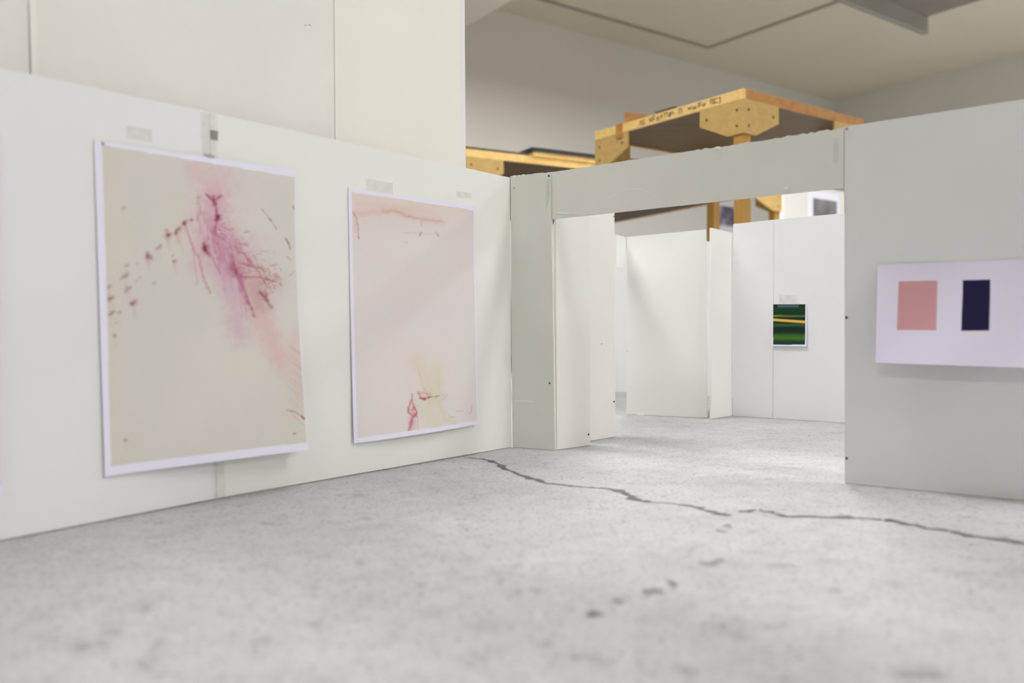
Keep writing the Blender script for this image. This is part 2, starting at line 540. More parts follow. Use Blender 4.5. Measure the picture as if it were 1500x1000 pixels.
patch('joint_strip', [(46, 130), (55, 130), (50, -30), (41, -30)], t2, M_board_cream, off=0.0003, th=0.002)
patch('scuff', [(446, 37), (448, 38.5), (449, 37.5), (447, 36)], t2, M_smudge, off=0.0002)
patch('scuff', [(451, 36), (455, 38.5), (455, 37), (452, 35.5)], t2, M_smudge, off=0.0002)

# ------------------------------------------------------------------ printing engine
def homog(src, dst):
    A = []; B = []
    for (x, y), (u, v) in zip(src, dst):
        A.append([x, y, 1, 0, 0, 0, -u * x, -u * y]); B.append(u)
        A.append([0, 0, 0, x, y, 1, -v * x, -v * y]); B.append(v)
    h = np.linalg.solve(np.array(A, float), np.array(B, float))
    return np.append(h, 1).reshape(3, 3)
def happ(Hm, x, y):
    w = Hm[2, 0] * x + Hm[2, 1] * y + Hm[2, 2]
    return (Hm[0, 0] * x + Hm[0, 1] * y + Hm[0, 2]) / w, (Hm[1, 0] * x + Hm[1, 1] * y + Hm[1, 2]) / w

def vnoise(x, y, seed=0):
    r = np.random.RandomState(seed).rand(64, 64)
    xi = np.floor(x).astype(int); yi = np.floor(y).astype(int)
    fx = x - xi; fy = y - yi
    fx = fx * fx * (3 - 2 * fx); fy = fy * fy * (3 - 2 * fy)
    g_ = lambda i, j: r[i % 64, j % 64]
    return (g_(xi, yi) * (1 - fx) + g_(xi + 1, yi) * fx) * (1 - fy) + (g_(xi, yi + 1) * (1 - fx) + g_(xi + 1, yi + 1) * fx) * fy
def fbm(x, y, seed=0, o=4):
    s_ = 0; a_ = 0.5
    for k in range(o):
        s_ = s_ + a_ * vnoise(x * 2 ** k, y * 2 ** k, seed + k); a_ *= 0.5
    return s_ / (1 - 0.5 ** o)

def linv(c):
    return np.array([lin(v) for v in c])
REF = lin(226)
def ink(c):
    return np.clip(linv(c) / REF * 0.84, 0, 0.95)

class Canvas:
    def __init__(s, X, Y, base):
        s.X, s.Y = X, Y
        s.C = np.tile(ink(base), (X.size, 1))
        s.nz = fbm(X / 9.0, Y / 9.0, 3, 4)
        s.wx = (fbm(X / 14.0, Y / 14.0, 21, 3) - 0.5)
        s.wy = (fbm(X / 14.0, Y / 14.0, 41, 3) - 0.5)
    def mix(s, m, c):
        m = np.clip(m, 0, 1)[:, None]
        s.C = s.C * (1 - m) + ink(c) * m
    def stroke(s, pts, w, c, a, soft=False, warp=None):
        if warp is None: warp = w * 1.2 if soft else w * 1.6
        x = s.X + s.wx * warp; y = s.Y + s.wy * warp
        d = np.full(s.X.size, 1e9)
        if len(pts) == 1: pts = [pts[0], (pts[0][0] + 0.1, pts[0][1])]
        for (ax, ay), (bx, by) in zip(pts[:-1], pts[1:]):
            vx, vy = bx - ax, by - ay
            t = np.clip(((x - ax) * vx + (y - ay) * vy) / (vx * vx + vy * vy + 1e-9), 0, 1)
            d = np.minimum(d, np.hypot(x - ax - t * vx, y - ay - t * vy))
        m = np.exp(-(d / w) ** 2 * (1.0 if soft else 1.4))
        if not soft:
            m = m * np.clip(0.45 + 1.3 * (s.nz - 0.2), 0.25, 1.2)
        s.mix(m * a, c)

def sheet(label, wall, outer, inner, res, painter, lift, group=None, cmap=None, th=0.0004, back=0.0012, border=(226, 222, 244)):
    """paper sheet hung on a wall plane. outer/inner: TL TR BR BL photo pixels. lift(u,v)->distance off wall"""
    a, d, n = o_frame[wall.name]
    nu, nv = res
    us = np.linspace(0, 1, nu); vs = np.linspace(0, 1, nv)
    Ug, Vg = np.meshgrid(us, vs)
    Ug = Ug.ravel(); Vg = Vg.ravel()
    # corners on the wall in wall coordinates (s along d, z)
    cs = []
    for (x, y), (cu_, cv_) in zip(outer, ((0, 0), (1, 0), (1, 1), (0, 1))):
        p = onplane(x, y, a + n * lift(cu_, cv_), n)
        cs.append(((p - a).dot(d), p.z))
    Hw = homog([(0, 0), (1, 0), (1, 1), (0, 1)], cs)
    s_, z_ = happ(Hw, Ug, Vg)
    L = np.array([lift(u_, v_) for u_, v_ in zip(Ug, Vg)])
    P = np.empty((Ug.size, 3))
    P[:, 0] = a.x + d.x * s_ + n.x * L
    P[:, 1] = a.y + d.y * s_ + n.y * L
    P[:, 2] = z_
    # colours: map wall coordinates to photo pixels of the flat print
    Hp = homog(cs, outer)
    PX, PY = happ(Hp, s_, z_)
    Hi = homog(inner, [(0, 0), (1, 0), (1, 1), (0, 1)])
    iu, iv = happ(Hi, PX, PY)
    cx_, cy_ = cmap(PX, PY)
    Cc = painter(cx_, cy_, iu, iv)
    inside = (iu > 0) & (iu < 1) & (iv > 0) & (iv < 1)
    Cc[~inside] = ink(border)
    N0 = Ug.size
    Pb = P - np.array([n.x, n.y, n.z]) * th
    verts = np.vstack([P, Pb])
    idx = np.arange(N0).reshape(nv, nu)
    q = np.stack([idx[:-1, :-1], idx[:-1, 1:], idx[1:, 1:], idx[1:, :-1]], -1).reshape(-1, 4)
    bidx = np.r_[idx[0, :], idx[1:, -1], idx[-1, -2::-1], idx[-2:0:-1, 0]]
    side = np.stack([bidx, bidx + N0, np.roll(bidx, -1) + N0, np.roll(bidx, -1)], -1)
    fc = np.vstack([q[:, ::-1], q + N0, side])
    me = bpy.data.meshes.new('art_print')
    me.from_pydata(verts.tolist(), [], fc.tolist())
    col = np.ones((2 * N0, 4))
    col[:N0, :3] = Cc; col[N0:, :3] = ink(border)
    at = me.attributes.new('ink', 'FLOAT_COLOR', 'POINT')
    at.data.foreach_set('color', col.ravel())
    me.update()
    return me

def paint_big(x, y, iu, iv):
    cv_ = Canvas(x, y, (205, 201, 196))
    low = fbm(x / 150, y / 210, 5, 4)
    cv_.mix((low - 0.35) * 0.9, (214, 206, 198))
    cv_.mix((fbm(x / 120, y / 260, 15, 3) - 0.5) * 0.9, (203, 199, 178))
    cv_.mix(np.clip((y - 520) / 500, 0, 1) * 0.18, (205, 203, 196))
    cv_.mix(np.exp(-((iu) / 0.08) ** 2) * 0.2, (204, 192, 170))
    S = cv_.stroke
    S([(285, 92), (330, 135), (350, 170)], 22, (214, 172, 172), .40, True)
    S([(355, 130), (345, 230), (375, 310)], 62, (208, 170, 184), .5, True)
    S([(350, 180), (352, 280)], 34, (200, 148, 170), .42, True)
    S([(370, 290), (430, 350), (470, 410)], 52, (196, 150, 172), .55, True)
    S([(390, 310), (425, 370)], 32, (186, 128, 158), .42, True)
    S([(300, 290), (318, 370)], 40, (208, 172, 182), .45, True)
    S([(375, 370), (405, 470), (430, 570)], 34, (198, 160, 180), .60, True)
    S([(440, 410), (500, 530), (545, 640)], 34, (204, 164, 168), .60, True)
    S([(480, 430), (495, 490)], 24, (178, 140, 140), .5, True)
    S([(505, 540), (560, 680)], 30, (210, 178, 176), .35, True)
    S([(598, 580), (606, 740)], 26, (206, 178, 176), .45, True)
    S([(430, 370), (540, 425)], 30, (198, 168, 158), .4, True)
    D = (128, 22, 62); R = (158, 48, 88); B_ = (165, 80, 84)
    S([(325, 166), (346, 182), (370, 168)], 4, D, .75)
    S([(346, 170), (350, 192)], 7, D, .85)
    S([(352, 190), (357, 228), (352, 276)], 5, R, .8)
    S([(360, 228)], 8, D, .95, True); S([(324, 316), (327, 322)], 9, (112, 8, 34), .98, True)
    S([(320, 300), (324, 318), (338, 338)], 5, D, .8)
    S([(300, 235), (310, 215), (300, 175)], 4, R, .45)
    S([(318, 210), (322, 245)], 4, R, .3)
    S([(265, 252), (296, 334)], 2.6, R, .6); S([(304, 335), (318, 395), (342, 446)], 2.6, R, .6)
    S([(338, 330), (372, 392)], 2.6, R, .55); S([(285, 300), (302, 420)], 2.4, (190, 110, 130), .5)
    S([(238, 275), (262, 330)], 2, (190, 120, 140), .45); S([(300, 320), (328, 430)], 5, (195, 130, 155), .4)
    S([(400, 370), (418, 392), (430, 400)], 12, (120, 30, 72), .8)
    S([(420, 392), (440, 440), (456, 480), (472, 515)], 6, (140, 50, 88), .75)
    S([(400, 340), (418, 380)], 5, R, .6); S([(432, 360), (470, 372), (498, 378)], 3, B_, .7)
    S([(440, 400), (490, 402), (520, 410)], 3, B_, .7); S([(445, 340), (480, 380), (510, 430)], 2.6, R, .6)
    S([(488, 444), (502, 458), (522, 490)], 4.5, (140, 30, 66), .85); S([(502, 440), (512, 470)], 3, (140, 30, 66), .7)
    rs = random.Random(5)
    for i in range(150):
        t = rs.random(); w_ = rs.gauss(0, 22)
        cx_ = 345 + 195 * t + w_ * .55; cy_ = 262 + 165 * t - w_
        ang = rs.choice([rs.gauss(0.05, .18), rs.gauss(1.0, .2), rs.gauss(1.0, .2), rs.gauss(0.05, .18)])
        ln = rs.uniform(5, 26)
        c_ = R if t < .45 else B_
        S([(cx_ - math.cos(ang) * ln / 2, cy_ - math.sin(ang) * ln / 2), (cx_ + math.cos(ang) * ln / 2, cy_ + math.sin(ang) * ln / 2)], rs.uniform(1.0, 2.2), c_, rs.uniform(.25, .6))
    for i in range(26):
        cx_ = rs.uniform(500, 555); cy_ = 400 + rs.gauss(0, 15)
        S([(cx_, cy_), (cx_ + rs.uniform(-6, 8), cy_ + rs.uniform(-5, 9))], 1.8, (140, 50, 62), rs.uniform(.3, .75))
    for i in range(60):
        t = rs.random(); x0 = 300 + 150 * t + rs.gauss(0, 12); y0 = 200 + 230 * t + rs.gauss(0, 20)
        S([(x0, y0), (x0 + rs.uniform(4, 22), y0 + rs.uniform(35, 110))], rs.uniform(1.5, 4.5), (186, 118, 146), rs.uniform(.18, .42))
    for dx, dy, r_, a_ in [(280, 238, 3, .8), (260, 246, 5.5, .9), (243, 264, 5, .75), (235, 272, 4, .6), (212, 279, 6, .85), (207, 265, 3, .5), (188, 310, 4, .4), (178, 318, 3.5, .5), (153, 341, 7, .85), (151, 328, 4, .5), (90, 365, 3, .5), (86, 393, 6, .7), (72, 402, 3, .4), (122, 360, 3, .3), (36, 425, 5, .6), (46, 455, 3, .4), (98, 431, 4, .6), (92, 436, 6, .35), (110, 472, 6, .8), (38, 460, 5, .5), (48, 458, 3, .5), (42, 503, 4, .6), (52, 498, 3, .5), (68, 500, 3, .5), (55, 569, 4, .6), (40, 505, 3, .4), (233, 352, 4, .75), (226, 338, 2, .5), (80, 202, 3, .35), (88, 886, 3.5, .5), (583, 868, 2.5, .6), (172, 416, 3, .3), (300, 172, 4, .35), (130, 400, 2, .3), (118, 410, 2.5, .35), (60, 530, 2, .3)]:
        S([(dx, dy), (dx + 4, dy - 2)], r_ * 1.5, (146, 36, 70), min(1, a_ * 1.15)); S([(dx + 2, dy + 10), (dx + 6, dy + 34)], r_, (196, 150, 155), a_ * .35)
    S([(490, 206), (516, 236), (536, 264)], 1.8, (160, 80, 84), .65); S([(514, 234), (519, 240)], 3, (150, 60, 70), .7)
    S([(562, 290), (570, 302), (577, 320)], 2.6, (135, 50, 60), .85)
    S([(566, 342), (580, 352)], 2, B_, .5); S([(583, 200), (585, 206)], 3, (130, 70, 80), .7); S([(575, 400), (590, 385)], 2, B_, .4)
    for i in range(16):
        y0 = 600 + i * 14 + rs.uniform(-6, 6)
        S([(rs.uniform(565, 588), y0), (612, y0 + rs.uniform(18, 40))], 1.7, (190, 110, 124), rs.uniform(.15, .45))
    S([(565, 796), (592, 803), (616, 824)], 2, (170, 60, 84), .7); S([(606, 814), (615, 822)], 3.4, (150, 24, 56), .9)
    cv_.C *= (0.985 + 0.03 * RNG.rand(x.size))[:, None]
    return cv_.C

def paint_pale(x, y, iu, iv):
    cv_ = Canvas(x, y, (216, 209, 208))
    cv_.mix((fbm(x / 110, y / 200, 8, 4) - 0.35) * 0.6, (218, 214, 212))
    cv_.mix((fbm(x / 90, y / 120, 28, 4) - 0.45) * 0.5, (224, 206, 206))
    cv_.mix(np.clip(1 - (y - 110) / 130, 0, 1) * 0.75, (216, 198, 190))
    cv_.mix(np.clip(1 - np.abs(y - 500) / 120, 0, 1) * 0.2, (212, 208, 214))
    S = cv_.stroke
    S([(50, 130), (150, 124), (195, 121), (235, 136), (290, 152), (372, 162)], 13, (204, 160, 152), .38, True)
    S([(150, 124), (190, 120), (225, 130), (250, 143)], 5, (194, 134, 128), .45)
    S([(250, 143), (300, 153), (365, 160)], 4, (188, 140, 132), .4)
    S([(60, 95), (200, 105), (340, 130)], 10, (205, 182, 168), .3, True)
    S([(44, 124), (56, 150), (64, 190), (64, 222)], 2.6, (165, 82, 82), .6)
    S([(50, 150), (54, 200)], 5, (205, 150, 148), .35); S([(64, 218)], 3.5, (150, 70, 80), .6, True)
    S([(288, 212), (293, 200)], 5, (150, 98, 112), .6); S([(346, 198), (357, 214)], 3, (170, 96, 104), .55)
    S([(230, 200), (300, 204), (358, 206)], 4, (205, 160, 160), .35); S([(292, 160), (295, 180)], 3, (180, 130, 130), .4)
    S([(222, 232), (240, 238)], 4, (205, 160, 160), .25); S([(250, 335)], 4, (210, 165, 165), .2)
    S([(270, 660), (300, 730), (320, 800)], 30, (212, 196, 165), .45, True)
    S([(345, 690), (345, 800)], 24, (206, 200, 160), .42, True)
    S([(300, 830), (340, 900)], 42, (210, 202, 176), .45, True)
    S([(350, 820), (370, 880), (410, 900)], 12, (200, 196, 160), .35, True)
    S([(250, 690), (240, 800)], 30, (222, 200, 198), .3, True)
    S([(278, 700), (296, 790)], 3, (196, 180, 140), .4); S([(352, 700), (350, 780)], 3, (200, 190, 140), .35)
    S([(276, 786), (284, 806), (298, 809)], 5, (190, 84, 96), .75)
    S([(280, 806), (300, 808), (325, 800), (346, 798)], 3.4, (140, 18, 38), .9)
    S([(298, 772), (306, 790), (314, 826)], 2.6, (196, 90, 96), .5); S([(290, 790), (318, 792)], 6, (205, 120, 120), .45)
    for dx, dy in [(352, 797), (364, 795), (372, 800), (368, 808), (380, 796), (340, 806), (360, 812)]:
        S([(dx, dy), (dx + 2, dy + 1)], 1.8, (150, 50, 56), .6)
    S([(251, 792), (250, 812), (258, 838), (248, 850)], 3.4, (176, 60, 84), .75)
    S([(250, 812), (236, 840), (236, 858), (252, 868), (244, 892), (234, 926)], 4.2, (165, 44, 72), .8)
    S([(256, 838), (266, 858), (252, 880), (246, 905), (240, 928)], 4.2, (160, 40, 66), .8)
    S([(250, 845), (250, 925)], 14, (206, 140, 150), .45, True)
    S([(268, 870), (270, 920)], 3, (200, 140, 140), .4)
    rs = random.Random(8)
    for i in range(30):
        x0 = rs.gauss(258, 12); y0 = rs.uniform(820, 930)
        S([(x0, y0), (x0 + rs.gauss(0, 5), y0 + rs.gauss(0, 7))], 1.4, (170, 50, 72), rs.uniform(.2, .5))
    S([(384, 866), (392, 876), (406, 876)], 2.4, (196, 120, 110), .5)
    S([(412, 856), (440, 853)], 3, (206, 160, 150), .5); S([(477, 832), (473, 856), (466, 866)], 2.2, (176, 110, 112), .55)
    for i in range(9):
        x0 = 285 + i * 12
        S([(x0, 840 + (i % 3) * 12), (x0 + 10 + i, 925)], 2, (206, 198, 176), .3)
    cv_.C *= (0.985 + 0.03 * RNG.rand(x.size))[:, None]
    return cv_.C

def paint_green(x, y, iu, iv):
    cv_ = Canvas(x, y, (14, 42, 32))
    nz = fbm(x / 160, y / 18, 4, 3) - 0.5
    yy = y + nz * 22
    g_ = lambda c0, w_: np.exp(-((yy - c0) / w_) ** 2)
    cv_.mix(g_(335, 40) * 0.5, (20, 66, 38))
    cv_.mix(g_(428, 14) * (1.0 - 0.5 * iu), (112, 138, 62))
    cv_.mix(g_(455, 10) * 0.7, (18, 26, 8))
    cv_.mix(g_(560, 20) * .8, (58, 98, 52))
    cv_.mix(g_(635, 36) * .8, (12, 32, 28))
    cv_.mix(g_(742, 46) * 1.0, (62, 104, 34))
    cv_.mix(g_(825, 18) * 0.8, (20, 62, 44))
    yc = 482 + 0.068 * (x - 125)
    cv_.mix(np.exp(-((y - yc) / 34) ** 4) * .75, (22, 24, 8))
    cv_.mix(np.exp(-((y - yc) / 19) ** 6), (218, 178, 78))
    cv_.mix(((x > 190) & (x < 500) & (y > 262) & (y < 302)) * 0.5, (96, 122, 122))  # grey reflection off the tape, painted into the print colour
    return cv_.C

def paint_patches(x, y, iu, iv):
    cv_ = Canvas(x, y, (222, 216, 234))
    def quad_mask(q):
        Hq = homog(q, [(0, 0), (1, 0), (1, 1), (0, 1)])
        a_, b_ = happ(Hq, x, y)
        e = lambda t, k: np.clip(np.minimum(t, 1 - t) * k + .5, 0, 1)
        return e(a_, 60) * e(b_, 80)
    cv_.mix(quad_mask([(1316, 412), (1372.5, 410.5), (1371, 483.5), (1313, 483)]), (202, 150, 156))
    cv_.mix(quad_mask([(1410, 410), (1450.5, 409), (1449, 484), (1407.5, 484.5)]), (26, 18, 62))
    return cv_.C

def paint_left(x, y, iu, iv):
    cv_ = Canvas(x, y, (214, 196, 196))
    return cv_.C

def lift_big(u, v):
    return 0.0016 + 0.024 * (max(0, v - 0.15) / 0.85) ** 1.6 * (max(0, u - 0.12) / 0.88) ** 1.2 + 0.0015 * v
def lift_pale(u, v):
    return 0.0014 + 0.009 * v ** 2 * math.sin(math.pi * min(1, max(0, u * 0.95))) ** 0.8 + 0.0035 * v * v
def lift_small(u, v):
    return 0.0012 + 0.004 * v * v
def lift_right(u, v):
    return 0.0015 + 0.026 * v ** 1.4 + 0.0008 * math.sin(9 * u + 4 * v)

def put_sheet(label, wall, outer, inner, res, painter, lift, cmap, border=(226, 222, 244)):
    me = sheet(label, wall, outer, inner, res, painter, lift, cmap=cmap, border=border)
    o = link('art_print', me, M_ink)
    tag(o, label, 'art print')
    for p in me.polygons: p.use_smooth = False
    return o
_pl = onplane(138, 500, o_frame[wl1.name][0], o_frame[wl1.name][2]); _pr = onplane(455, 500, o_frame[wl2.name][0], o_frame[wl2.name][2])
class _W: name = 'chord'
o_frame['chord'] = wall_frame(_pl, _pr)
big = put_sheet('big beige print splashed with magenta, pinned to the left wall', _W, [(138, 205), (432.5, 249), (452, 658.5), (154, 698)], [(149.5, 212), (431.5, 259), (450.5, 647), (163.7, 682)], (270, 430), paint_big, lift_big, lambda X, Y: ((X - 140) * 2, (Y - 200) * 2))
# the big print bridges both left boards
pale = put_sheet('pale blush print with a small red mark near its foot, nearest the corner', wl2, [(510.3, 275), (697, 302), (701, 621), (518.5, 649.3)], [(515.5, 281), (694, 308), (698, 616), (523, 640.5)], (210, 360), paint_pale, lift_pale, lambda X, Y: ((X - 500) * 2.5, (Y - 260) * 2.5))
edge_print = put_sheet('print cut off by the left edge of the picture, only its border in view', wl1, [(-330, 128), (1.5, 186), (4, 722), (-330, 794)], [(-318, 142), (-2, 200), (1, 712), (-318, 780)], (40, 40), paint_left, lambda u, v: 0.0015 + 0.004 * v, lambda X, Y: (X, Y))
green = put_sheet('small dark green print crossed by a yellow stripe', bD2, [(1131.2, 444.6), (1181.5, 444.6), (1181, 507), (1130.6, 506.5)], [(1132.4, 445.5), (1179.5, 445.5), (1179, 504.7), (1132.2, 504.7)], (100, 120), paint_green, lift_small, lambda X, Y: ((X - 1120) * 10, (Y - 420) * 10))
patches = put_sheet('white paper with a pink and a navy rectangle on the right board', wr, [(1285, 387), (1550, 376.5), (1550, 540.3), (1282, 531)], [(1285.5, 387.5), (1549, 377), (1549, 540), (1283, 530.5)], (260, 150), paint_patches, lift_right, lambda X, Y: (X, Y), border=(214, 206, 224))

# pin and dark clip at the top of the big print (they stay with the print)
def disc(name, px, py, wall, mat, rx, rz, off, parent):
    a, d, n = o_frame[wall.name]
    c_ = onplane(px, py, a, n) + n * off
    bm = bmesh.new()
    k = 16
    r1 = [bm.verts.new(c_ + d * math.cos(2 * math.pi * i / k) * rx + Zv * math.sin(2 * math.pi * i / k) * rz * (1 + .2 * math.sin(i * 2.3))) for i in range(k)]
    r2 = [bm.verts.new(c_ + n * 0.0012 + d * math.cos(2 * math.pi * i / k) * rx * .6 + Zv * math.sin(2 * math.pi * i / k) * rz * .6) for i in range(k)]
    bm.faces.new(r1[::-1]); bm.faces.new(r2)
    for i in range(k): bm.faces.new((r1[i], r1[(i + 1) % k], r2[(i + 1) % k], r2[i]))
    return bmobj(name, bm, mat, parent)
disc('pin', 149.5, 210, _W, M_pin, 0.0017, 0.0022, 0.0018, big)
disc('tape_tab', 305, 228.5, _W, M_smudge, 0.0085, 0.0024, 0.0022, big)
bm = bmesh.new()
a, d, n = o_frame[wl1.name]
c_ = onplane(296, 163.5, a, n)
bmesh.ops.create_uvsphere(bm, u_segments=12, v_segments=8, radius=0.0026, matrix=Matrix.Translation(c_ - n * 0.002))
bmobj('torn_flake', bm, M_core, wl1)
patch('tape_smudge', [(307.5, 204), (319, 206), (319, 192), (307.5, 190)], wl2, M_smudge, off=0.0008, th=0.0002)

# ------------------------------------------------------------------ workshop tables
TZ = 1.05
def scribbles(bm, corner, along, nrm, x0, x1, z0, z1, seed):
    r = random.Random(seed)
    x = x0
    while x < x1:
        wd = r.uniform(0.006, 0.018)
        if r.random() < 0.82:
            h0 = z0 + r.uniform(0, 0.006); h1 = z1 - r.uniform(0, 0.006)
            sl = r.uniform(-0.004, 0.004)
            for (ax, az, bx, bz) in r.sample([(0, h0, sl, h1), (0, h0, wd, h0), (wd * .8, h0, wd * .8 + sl, h1), (0, (h0 + h1) / 2, wd, (h0 + h1) / 2), (0, h1, wd, h1)], 3):
                p = corner + along * (x + ax) + Zv * az + nrm * 0.0006
                q = corner + along * (x + bx) + Zv * bz + nrm * 0.0006
                dd = (q - p).normalized(); ss = dd.cross(nrm) * 0.0017
                vs = [bm.verts.new(t_) for t_ in (p - ss, q - ss, q + ss, p + ss)]
                bm.faces.new(vs)
        x += wd + r.uniform(0.002, 0.010)
        if r.random() < 0.12: x += 0.02

def workbench(label, corner, eu, ev, LU, LV, z, leg_w=0.046, rail_bottom=None, scrib=None, side=None):
    """corner: near corner on the floor; eu (length LU) and ev (length LV) away from it"""
    root = bpy.data.objects.new('wooden_table', None)
    COL.objects.link(root)
    root.location = (corner.x, corner.y, 0)
    tag(root, label, 'table')
    c0 = Vector((corner.x, corner.y, 0))
    rim = 0.034
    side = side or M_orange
    def P(name, mat, *b):
        bm = bmesh.new(); obox(bm, c0, eu, ev, Zv, *b)
        return bmobj(name, bm, mat, root)
    P('tabletop', M_under, 0.012, LU - 0.012, 0.012, LV - 0.012, z - rim * 0.85, z - 0.002)
    bm = bmesh.new(); obox(bm, c0, eu, ev, Zv, 0, 0.012, 0, LV, z - rim, z)   # faces -eu
    bmesh.ops.recalc_face_normals(bm, faces=bm.faces)
    nf_ = len(bm.faces)
    if scrib: scribbles(bm, c0, ev, -eu, *scrib, z - rim + 0.006, z - 0.006, 3)
    me_ = bpy.data.meshes.new('edge_strip'); bm.to_mesh(me_); bm.free()
    link('edge_strip', me_, M_pine, root)
    if scrib:
        me_.materials.append(M_ink_mark)
        for p_ in me_.polygons[nf_:]: p_.material_index = 1
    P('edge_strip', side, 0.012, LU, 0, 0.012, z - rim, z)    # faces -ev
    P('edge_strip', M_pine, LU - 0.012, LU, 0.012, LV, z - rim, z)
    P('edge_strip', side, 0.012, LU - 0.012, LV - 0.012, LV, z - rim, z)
    t_ = 0.009
    for iu_ in (0, 1):
        for iv_ in (0, 1):
            du = eu if iu_ == 0 else -eu
            dv = ev if iv_ == 0 else -ev
            o_ = c0 + (eu * LU if iu_ else O) + (ev * LV if iv_ else O)
            bm = bmesh.new()
            obox(bm, o_, du, dv, Zv, t_, t_ + leg_w, t_, t_ + leg_w, 0.0, z - rim)
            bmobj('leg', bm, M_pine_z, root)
            zt = z - rim; ht = 0.118; wd = 0.195
            for al, nr in ((dv, du), (du, dv)):
                bm = bmesh.new()
                st = 0.0 if al is dv else t_
                poly = [o_ + al * st + Zv * zt, o_ + al * wd + Zv * zt, o_ + al * wd + Zv * (zt - 0.062), o_ + al * (leg_w + 0.03) + Zv * (zt - ht), o_ + al * st + Zv * (zt - ht)]
                prism(bm, poly, nr * t_)
                pl = bmobj('corner_plate', bm, M_plate, root)
                for ax, az in ((0.028, -0.035), (0.028, -0.09), (wd - 0.032, -0.042)):
                    bm = bmesh.new()
                    cc = o_ + al * ax + Zv * (zt + az)
                    k = 10
                    r1 = [bm.verts.new(cc - nr * 0.0012 + (al * math.cos(2 * math.pi * i / k) + Zv * math.sin(2 * math.pi * i / k)) * 0.005) for i in range(k)]
                    r2 = [bm.verts.new(v_.co + nr * 0.004) for v_ in r1]
                    bm.faces.new(r1); bm.faces.new(r2[::-1])
                    for i in range(k): bm.faces.new((r1[i], r1[(i + 1) % k], r2[(i + 1) % k], r2[i]))
                    bmobj('screw', bm, M_dark_wood, pl)
    if rail_bottom is not None:
        P('rail', M_dark_wood, t_ + leg_w, t_ + leg_w + 0.02, 0.03, LV - 0.03, rail_bottom, rail_bottom + 0.10)
    return root
A1 = at_depth(1089, 129, 0.835 * F / 355.0)
TZ = A1.z
A1f = Vector((A1.x, A1.y, 0))
tb1 = workbench('pine table with plywood corner plates, its corner rising above the lintel', A1f, U, V, 0.734, 0.764, TZ, leg_w=0.041, scrib=(0.10, 0.50))
bm = bmesh.new(); obox(bm, A1f, U, V, Zv, -0.009, 0, 0.60, 0.628, TZ - 0.055, TZ + 0.002)
bmobj('end_block', bm, M_orange, tb1)
# second table, further back: front edge runs towards the right, away from camera
eu2 = Vector((math.cos(math.radians(29.5)), math.sin(math.radians(29.5)), 0))
ev2 = Vector((-eu2.y, eu2.x, 0))
pfront = at_depth(682, 217.5, 3.77)
c2 = Vector((pfront.x, pfront.y, 0)) - eu2 * 0.0
TZ2 = pfront.z
tb2 = workbench('long pine table standing behind the tall boards, under a black-edged panel', c2, eu2, ev2, 2.0, 1.85, TZ2, leg_w=0.042, side=M_pine)

# things lying on the second table
def ray_hit(px, py, p0, n):
    return onplane(px, py, p0, n)
hit = ray_hit(778, 216, c2, -ev2)
sx = (hit - c2).dot(eu2)
nf = c2 + eu2 * sx - ev2 * 0.012
bm = bmesh.new()
obox(bm, c2, eu2, ev2, Zv, 0.004, sx - 0.02, 0.004, 0.62, TZ2 + 0.0005, TZ2 + 0.012)
tag(bmobj('hardboard_sheet', bm, M_dark_wood), 'thin dark sheet lying flat on the left end of the long table', 'sheet')
bm = bmesh.new()
obox(bm, nf, eu2, ev2, Zv, 0.01, 1.0, 0.006, 0.60, TZ2 + 0.0005, TZ2 + 0.022)
tag(bmobj('plywood_board', bm, M_pine), 'pale plywood board under the black-edged panel on the long table', 'board')
root = bpy.data.objects.new('framed_panel', None)
pz = TZ2 + 0.0225
COL.objects.link(root); root.location = (nf.x, nf.y, pz)
tag(root, 'flat black-framed panel lying on a board on the long table', 'framed panel')
bm = bmesh.new()
obox(bm, nf, eu2, ev2, Zv, 0.02, 0.98, 0.02, 0.60, pz, pz + 0.010)
bmobj('panel', bm, M_silver, root)
bm = bmesh.new()
for b_ in ((0, 1.0, 0, 0.02), (0, 1.0, 0.60, 0.62), (0, 0.02, 0.02, 0.60), (0.98, 1.0, 0.02, 0.60)):
    obox(bm, nf, eu2, ev2, Zv, b_[0], b_[1], b_[2], b_[3], pz, pz + 0.018)
bmobj('frame', bm, M_black, root)

# wooden offcut and dark strip on the first table's left rear corner
o_ = A1f + V * 0.44 + U * 0.004
bm = bmesh.new()
prism(bm, [o_ + Zv * (TZ + 0.0005), o_ + V * 0.15 + Zv * (TZ + 0.0005), o_ + V * 0.155 + Zv * (TZ + 0.042), o_ + V * 0.14 + Zv * (TZ + 0.042)], U * 0.07)
tag(bmobj('wood_offcut', bm, M_orange), 'orange wood offcut lying on the rear corner of the pine table', 'wood block')
o2 = A1f + V * 0.32
bm = bmesh.new()
obox(bm, o2, U, V, Zv, 0.002, 0.06, 0, 0.10, TZ + 0.0005, TZ + 0.009)
tag(bmobj('flat_bar', bm, M_dark_wood), 'small dark flat bar lying on the edge of the pine table', 'bar')

